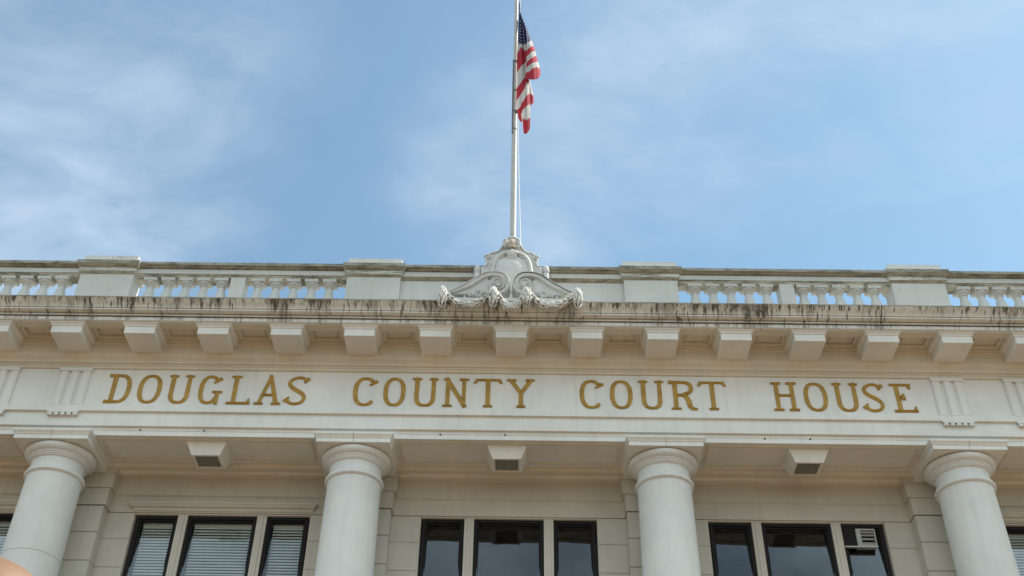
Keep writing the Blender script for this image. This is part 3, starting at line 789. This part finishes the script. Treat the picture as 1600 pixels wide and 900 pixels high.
for s in (-1, 1):
    pts = []
    for x, y in path:
        p = cx(x, y, YS); pts.append((XC+s*-(XC-p.x) if s == 1 else XC+(XC-p.x), p.z))
    nP = len(pts); na = len(raw)
    wd_ = [(.035+.055*min(1, i/10)) if i < na else .088*(1-.70*(i-na)/(nP-na)) for i in range(nP)]
    mb = band(pts, wd_, YS-.10, .12)
    ob = sub(mb, 'scroll', 'carved', 40)
    ob.data.materials.append(M['grime_shade'])  # for the groove face, darkened by dirt and painted shade
    for i in range(nP-1):
        for k in (5,): ob.data.polygons[i*10+k].material_index = 1
    mb = MB(); q = cx(vc[0], vc[1], YS); xx = XC+(q.x-XC)*s
    mb.blob((xx, -.075, q.z), Vector((.15, 0, 0)), Vector((0, .075, 0)), Vector((0, 0, .165)), 24, 12)
    # carved field under the arm of the scroll
    fld = [(350, 640), (420, 592), (500, 545), (560, 512), (600, 505), (640, 560), (640, 650)]
    pp = []
    for x, y in fld:
        p = cx(x, y, 0); pp.append((XC+(p.x-XC)*s, p.z))
    mb.prism_y(pp, -.125, .15)
    rn = random.Random(3)
    for i in range(16):
        f_ = rn.random(); x = 430+f_*165; y = 610-f_*55+rn.random()*(20+f_*50)
        p = cx(x, y, -.12); mb.blob((XC+(p.x-XC)*s, -.115, p.z), Vector((.022, 0, .01)), Vector((0, .05, 0)), Vector((-.012, 0, .03)), 8, 6)
    sub(mb, 'scroll_field', 'carved', 40)
# garlands: drops and swags of overlapping leaves
YG = -.315
rg = random.Random(11)
def leaf(mb, c, tip, nrm, ln, wd, th):
    tip = tip.normalized(); nrm = (nrm-tip*nrm.dot(tip)).normalized(); sd_ = tip.cross(nrm)
    mb.blob(c, sd_*wd, nrm*th, tip*ln, 8, 7, .55)
def drop(x, y0, y1, wx):
    t0_, t1_ = cx(x, y0, YG), cx(x, y1, YG); h = t0_.z-t1_.z; r0 = wx/5/113/2
    mb = MB(); c = (t0_+t1_)/2
    mb.blob(c, Vector((r0*.72, 0, 0)), Vector((0, r0*.72, 0)), Vector((0, 0, -h*.44)), 14, 10, .25)
    mb.core = len(mb.f)
    rows = 5
    for k in range(rows):
        f = k/(rows-1); z = t0_.z-h*(.10+.74*f); r_ = r0*math.sin(math.pi*(.24+.58*f))**.7
        nl = 6 if k < rows-1 else 3
        for i in range(nl):
            a = 2*math.pi*(i+.5*(k % 2)+.25)/nl+rg.uniform(-.12, .12); out = Vector((math.cos(a), math.sin(a), 0))
            leaf(mb, Vector((t0_.x, YG, z))+out*r_*.80, out*(.30-.85*f)+Vector((0, 0, -1)), out, h*.18*rg.uniform(.85, 1.15), r_*.35, r_*.36)
    return mb
def swag(pts, r):
    P3 = smooth_pts([cx(x, y, YG+.02) for x, y in pts], 5); n = len(P3); mb = MB()
    rad = [r*(.60+.5*math.sin(math.pi*i/(n-1))) for i in range(n)]
    mb.tube(P3, [q*.62 for q in rad], 10)
    mb.core = len(mb.f)
    for i in range(0, n):
        tg_ = (P3[min(i+1, n-1)]-P3[max(i-1, 0)]).normalized()
        if i > n/2: tg_ = -tg_
        ref = Vector((0, -1, 0)); s1 = tg_.cross(ref).normalized()
        if i % 3: continue
        for k in range(6):
            a = R(k*60+(30 if (i//3) % 2 else 0)+rg.uniform(-8, 8)); out = ref*math.cos(a)+s1*math.sin(a)
            leaf(mb, P3[i]+out*rad[i]*.66, tg_+out*.42, out, .066*rg.uniform(.85, 1.15), rad[i]*.43, rad[i]*.36)
    mid = P3[n//2]
    for k in range(5):
        a = R(-60+30*k); leaf(mb, mid+Vector((math.sin(a)*.032, -r*.95, -.012)), Vector((math.sin(a)*.6, 0, -1)), Vector((0, -1, 0)), .062, .016, .02)
    return mb
for x, y0, y1, wx in ((260, 552, 704, 72), (656, 556, 702, 76), (914, 556, 702, 76), (1312, 568, 710, 72)):
    sub(drop(x, y0, y1, wx), 'leaf_drop', 'swag', 60)
for pts in ([(285, 600), (345, 650), (400, 680), (455, 688), (520, 672), (580, 640), (625, 595)], [(690, 600), (720, 650), (755, 690), (792, 702), (830, 684), (860, 655), (895, 605)], [(945, 600), (985, 645), (1050, 685), (1110, 690), (1170, 678), (1230, 650), (1290, 615)]):
    sub(swag(pts, .054), 'garland', 'swag', 60)

# ------------------------------------------------------------------ flagpole and flag
fp = tag(empty('flagpole', (0, .80, 10.95)), 'tall pale metal flagpole rising behind the carved cartouche at the roof edge', 'flagpole')
def fpart(mb, name, mat, smooth=40, parent=fp):
    mb.v = [(x, y-.80, z-10.95) for x, y, z in mb.v]; return mb.build(name, M[mat], parent, smooth)
fpart(MB().lathe([(.048, 10.95), (.047, 13.0), (.043, 15.2), (.036, 17.5), (.030, 20.5), (.012, 20.6)], 0, .80, 24), 'pole', 'pole')
fpart(MB().lathe([(.09, 10.95), (.09, 11.6), (.065, 11.65)], 0, .8, 24), 'pole_base', 'dark_metal')
mb = MB()
for z in (15.35, 15.78, 16.3, 17.05):
    mb.lathe([(.046, z), (.048, z+.01), (.046, z+.03)], 0, .8, 20)
mb.tube([(-.034, .765, 15.25), (-.035, .765, 16.2), (-.032, .77, 17.1)], .013, 8)
fpart(mb, 'sleeve', 'grey_strap')
fpart(MB().tube([at(813.5, 374, .5), at(812.5, 340, .6), at(811, 290, .72), at(809.6, 215, .74), at(810.5, 120, .76), at(813.0, 10, .78), (.07, .78, 20.4)], .006, 6), 'halyard', 'rope')
fpart(MB().tube([at(812, 5, .75), at(812, 16, .75)], .016, 8), 'clip', 'dark_metal'); fpart(MB().tube([at(807, 176, .75), at(807, 172, .75)], .02, 8), 'clip', 'dark_metal')

# flag: fold lines running down, each a list of (u, v, depth, stripe coordinate); stripe < 0 is the blue canton
FL = [
 [(811.2, 14, .76, -7), (810.3, 40, .73, -4), (809.0, 66, .70, 0), (808.2, 84, .68, 1), (807.8, 114, .66, 2.0), (807.4, 139, .66, 3), (807.0, 158, .66, 4), (807.2, 170, .66, 4.8), (809.0, 176, .66, 5.2), (810.6, 186, .64, 5.9), (813.6, 190, .62, 6)],
 [(811.6, 15, .74, -7), (812.9, 40, .64, -4), (813.8, 69, .58, 0), (814.6, 73, .57, 1), (815.0, 103, .56, 2), (814.8, 129, .55, 3), (814.4, 147, .55, 4), (813.8, 167, .56, 5), (814.2, 178, .57, 5.8), (817.0, 191, .58, 5.95)],
 [(812.0, 16, .76, -7), (815.2, 40, .70, -4), (817.2, 69, .66, 0), (818.4, 78, .64, 1), (819.3, 100, .62, 2), (820.6, 122, .58, 3), (820.0, 138, .54, 4), (818.2, 158, .52, 5), (817.0, 172, .52, 6), (817.6, 184, .53, 7), (819.5, 200, .54, 7.9), (818.5, 208.5, .54, 7.95)],
 [(812.5, 18, .74, -7), (818.2, 42, .60, -4), (820.4, 69, .54, 0), (820.8, 80, .52, 1), (821.4, 98, .50, 2), (822.2, 112, .48, 3), (822.6, 130, .46, 4), (822.4, 150, .44, 5), (822.0, 166, .44, 6), (821.8, 188, .46, 7), (822.6, 203, .48, 7.8), (821.5, 209.5, .48, 7.95)],
 [(813.0, 20, .74, -7), (820.0, 43, .66, -4), (822.6, 67, .60, 0), (823.2, 78, .57, 1), (824.2, 94, .55, 2), (825.0, 112, .53, 3), (826.2, 128, .52, 4), (827.4, 146, .50, 5), (828.2, 162, .49, 6), (828.4, 184, .49, 7), (827.8, 200, .50, 7.8), (824.8, 207.5, .50, 8.2)],
]
FR = [
 [(813.2, 22, .66, -7), (820.6, 45, .55, -4), (822.4, 67, .49, 0), (822.6, 80, .47, 1), (822.6, 89, .46, 2), (822.8, 98, .45, 3), (822.6, 106, .44, 4), (821.8, 114, .43, 5), (822.8, 123.5, .43, 5.9)],
 [(813.5, 24, .70, -7), (822.6, 44, .60, -4), (827.0, 64, .52, 0), (828.6, 74, .47, 1), (829.6, 82, .44, 2), (830.6, 91, .41, 3), (831.6, 99, .39, 4), (832.0, 107, .37, 5), (832.6, 124.5, .37, 5.9)],
 [(813.7, 26, .74, -7), (823.2, 46, .66, -4), (829.2, 63, .57, 0), (832.0, 72, .52, 1), (833.8, 80, .48, 2), (835.4, 88, .46, 3), (837.2, 97, .44, 4), (839.0, 105, .42, 5), (840.4, 123, .42, 5.9)],
 [(813.8, 28, .78, -7), (823.6, 47, .72, -4), (830.0, 63, .66, 0), (833.4, 72, .63, 1), (835.6, 80, .60, 2), (837.8, 88, .58, 3), (840.4, 97, .57, 4), (843.0, 106, .56, 5), (843.8, 117, .56, 5.9)],
 [(813.9, 29, .82, -7), (823.2, 48, .80, -4), (829.4, 64, .76, 0), (832.4, 73, .74, 1), (834.4, 81, .72, 2), (836.6, 89, .70, 3), (838.8, 98, .70, 4), (840.8, 106, .70, 5), (838.0, 114, .70, 5.9)],
]
FB = [
 [(825.4, 126, .58, 4), (826.4, 140, .57, 4.6), (827.4, 158, .56, 5.5), (828.0, 167, .55, 5.8)],
 [(826.6, 126, .60, 4), (829.4, 140, .58, 4.5), (831.4, 150, .57, 5.1), (832.2, 162, .57, 5.9)],
 [(827.6, 126, .66, 4), (830.6, 140, .64, 4.6), (833.2, 151, .63, 5.1), (833.4, 160, .63, 5.9)],
]
me = bpy.data.meshes.new('flag'); vs = []; fs = []; uvs = []
def resample(line, n):
    d_ = [0]
    for a, b in zip(line[:-1], line[1:]): d_.append(d_[-1]+math.hypot(b[0]-a[0], b[1]-a[1]))
    out = []
    for i in range(n):
        t_ = d_[-1]*i/(n-1); k = 0
        while k < len(d_)-2 and d_[k+1] < t_: k += 1
        f = (t_-d_[k])/max(1e-6, d_[k+1]-d_[k]); P0, P1, P2, P3 = line[max(k-1, 0)], line[k], line[k+1], line[min(k+2, len(line)-1)]
        q = [.5*(2*P1[c]+(P2[c]-P0[c])*f+(2*P0[c]-5*P1[c]+4*P2[c]-P3[c])*f*f+(3*P1[c]-P0[c]-3*P2[c]+P3[c])*f**3) for c in (0, 1, 2)]
        out.append((q[0], q[1], q[2], P1[3]+(P2[3]-P1[3])*f))
    return out
NR = 60
flatc = []
for FLX in (FL, FR, FB):
    lines = [resample(l, NR) for l in FLX]
    cols_ = []
    for a in range(len(lines)-1):                       # rounded folds between the fold lines
        for k in range(4):
            f = k/4; fd = .5-.5*math.cos(math.pi*f)
            cols_.append([tuple(p[c]*(1-(fd if c == 2 else f))+q[c]*(fd if c == 2 else f) for c in range(4))+((a+f)/(len(lines)-1),) for p, q in zip(lines[a], lines[a+1])])
    cols_.append([p+(1.0,) for p in lines[-1]])
    nc = len(cols_); o_ = len(vs)
    for c in cols_:
        for q in c: vs.append(at(q[0], q[1], q[2])-Vector((.05, .72, 16.6))); flatc.append(q)
    for i in range(nc-1):
        for k in range(NR-1): fs.append((o_+i*NR+k, o_+(i+1)*NR+k, o_+(i+1)*NR+k+1, o_+i*NR+k+1))
me.from_pydata([tuple(v) for v in vs], [], fs)
uvl = me.uv_layers.new(name='UVMap')
for lp in me.loops:
    p = flatc[lp.vertex_index]; uvl.data[lp.index].uv = (p[4]*1.3, p[3])
for p in me.polygons: p.use_smooth = True
me.materials.append(M['flag'])
fo = bpy.data.objects.new('flag', me); col.objects.link(fo); fo.location = (.05, .72, 16.6)
so = fo.modifiers.new('thickness', 'SOLIDIFY'); so.thickness = .006
tag(fo, 'red white and blue striped flag with stars hanging limp from the flagpole', 'flag')

# ------------------------------------------------------------------ porch ceiling lights
def light(x, label, first=None):
    t_ = tag(empty('ceiling_light', (x, .95, 9.33)), label, 'light fixture', 'box lights under the porch ceiling')
    if first:
        for o in first.children:
            c = o.copy(); col.objects.link(c); c.parent = t_
        return t_
    h = MB()
    # tapered box open underneath: outer shell, rim, recess
    T = [(-.265, .265, -.24, .24), (-.183, .183, -.172, .172), (-.150, .150, -.140, .140), (-.148, .148, -.138, .138)]
    Z = [0.0, -.176, -.176, -.140]
    vs_ = []
    for (a, b, c, d), z in zip(T, Z): vs_ += [(a, c, z), (b, c, z), (b, d, z), (a, d, z)]
    f_ = [(3, 2, 1, 0)]
    for k in range(3):
        for i in range(4):
            p = 4*k+i; q = 4*k+(i+1) % 4; f_.append((p, q, q+4, p+4))
    f_.append((12, 13, 14, 15))
    h.add(vs_, f_); h.box(-.275, .275, -.25, .25, -.012, .004); h.build('housing', M['paint'], t_, bevel=.003)
    MB().box(-.147, .147, -.137, .137, -.162, -.155).build('lens', M['grille'], t_)
    return t_
l0 = light(-3.935, 'white porch ceiling box light below the word DOUGLAS')
light(-.035, 'white porch ceiling box light below the word COUNTY, between the two middle columns', l0)
light(3.875, 'white porch ceiling box light below the word HOUSE', l0)

# ------------------------------------------------------------------ air conditioner in the window
ac = tag(empty('air_conditioner', (4.70, 1.655, 8.39)), 'small grey louvred window air conditioner in the top of the rightmost dark window', 'air conditioner')
h = MB()
a0, a1, z0, z1 = -.128, .128, .018, .272
for (p, q, r_, s_) in ((a0, a0+.062, z0, z1), (a1-.016, a1, z0, z1), (a0+.062, a1-.016, z1-.022, z1), (a0+.062, a1-.016, z0, z0+.03)): h.box(p, q, -.035, .08, r_, s_)
h.build('case', M['acbody'], ac, bevel=.004)
MB().box(a0+.05, a1-.01, .016, .07, z0+.01, z1-.01).build('cavity', M['black'], ac)
h = MB()
for z in (.075, .135, .19, .232): h.add([(a0+.066, -.030, z-.020), (a1-.018, -.030, z-.020), (a1-.018, -.004, z+.014), (a0+.066, -.004, z+.014), (a0+.066, -.025, z-.024), (a1-.018, -.025, z-.024), (a1-.018, -.0, z+.010), (a0+.066, -.0, z+.010)], [(0, 1, 2, 3), (7, 6, 5, 4), (0, 4, 5, 1), (3, 2, 6, 7), (0, 3, 7, 4), (1, 5, 6, 2)])
h.build('louvre', M['acbody'], ac)
MB().box(-.300, .132, -.045, .0, .002, .016).build('support_rail', M['alu'], ac, bevel=.002)
MB().box(-.298, a0-.002, -.004, .008, .018, .30).build('filler_panel', M['frame'], ac)

# ------------------------------------------------------------------ dry leaf caught on the cornice
p = at(1186, 485.5, -.235)
mb = MB(); rn = random.Random(5)
mb.blob((0, 0, 0), Vector((.030, .0, .012)), Vector((0, .018, 0)), Vector((.012, 0, .042)), 8, 6)
mb.blob((-.028, -.004, -.022), Vector((.026, 0, -.01)), Vector((0, .015, 0)), Vector((-.012, 0, -.035)), 8, 6, .6)
mb.blob((.030, -.002, -.012), Vector((.024, 0, .006)), Vector((0, .012, 0)), Vector((.01, 0, -.025)), 8, 6, .5)
mb.blob((.006, -.004, .052), Vector((.012, 0, .0)), Vector((0, .010, 0)), Vector((.004, 0, .025)), 8, 6, .5)
mb.v = [(x+rn.uniform(-.006, .006), y+rn.uniform(-.004, .004), z+rn.uniform(-.006, .006)) for x, y, z in mb.v]
lf = mb.build('dry_leaf', M['brown']); lf.location = p
tag(lf, 'small dark brown crumpled leaf caught on the stained cornice below the right balustrade', 'leaf')

# ------------------------------------------------------------------ unidentified rounded peach object in the near left corner
dirn = (_f*FPX + _r*(-72-800) - _u*(1024-450))/FPX
c = CAM+dirn*2.95
lp = tag(empty('peach_object', (c.x, c.y, 0)), 'rounded peach coloured unidentified object cut off at the lower left corner', 'unidentified object')
MB().lathe([(.04+.21*math.sin(math.pi*i/40)**.9, c.z-.25+.5*(.5-.5*math.cos(math.pi*i/40))) if 0 < i < 40 else (.001+.05*(i == 0), c.z-.25+.5*(i == 40)) for i in range(41)], n=64).build('globe', M['peach'], lp, smooth=60)
MB().lathe([(.12, .002), (.12, .12), (.06, .16), (.045, .3), (.04, c.z-.33), (.08, c.z-.31), (.08, c.z-.24)], n=28).build('post', M['dark_metal'], lp, smooth=40)  # invented post, out of view below the rounded top
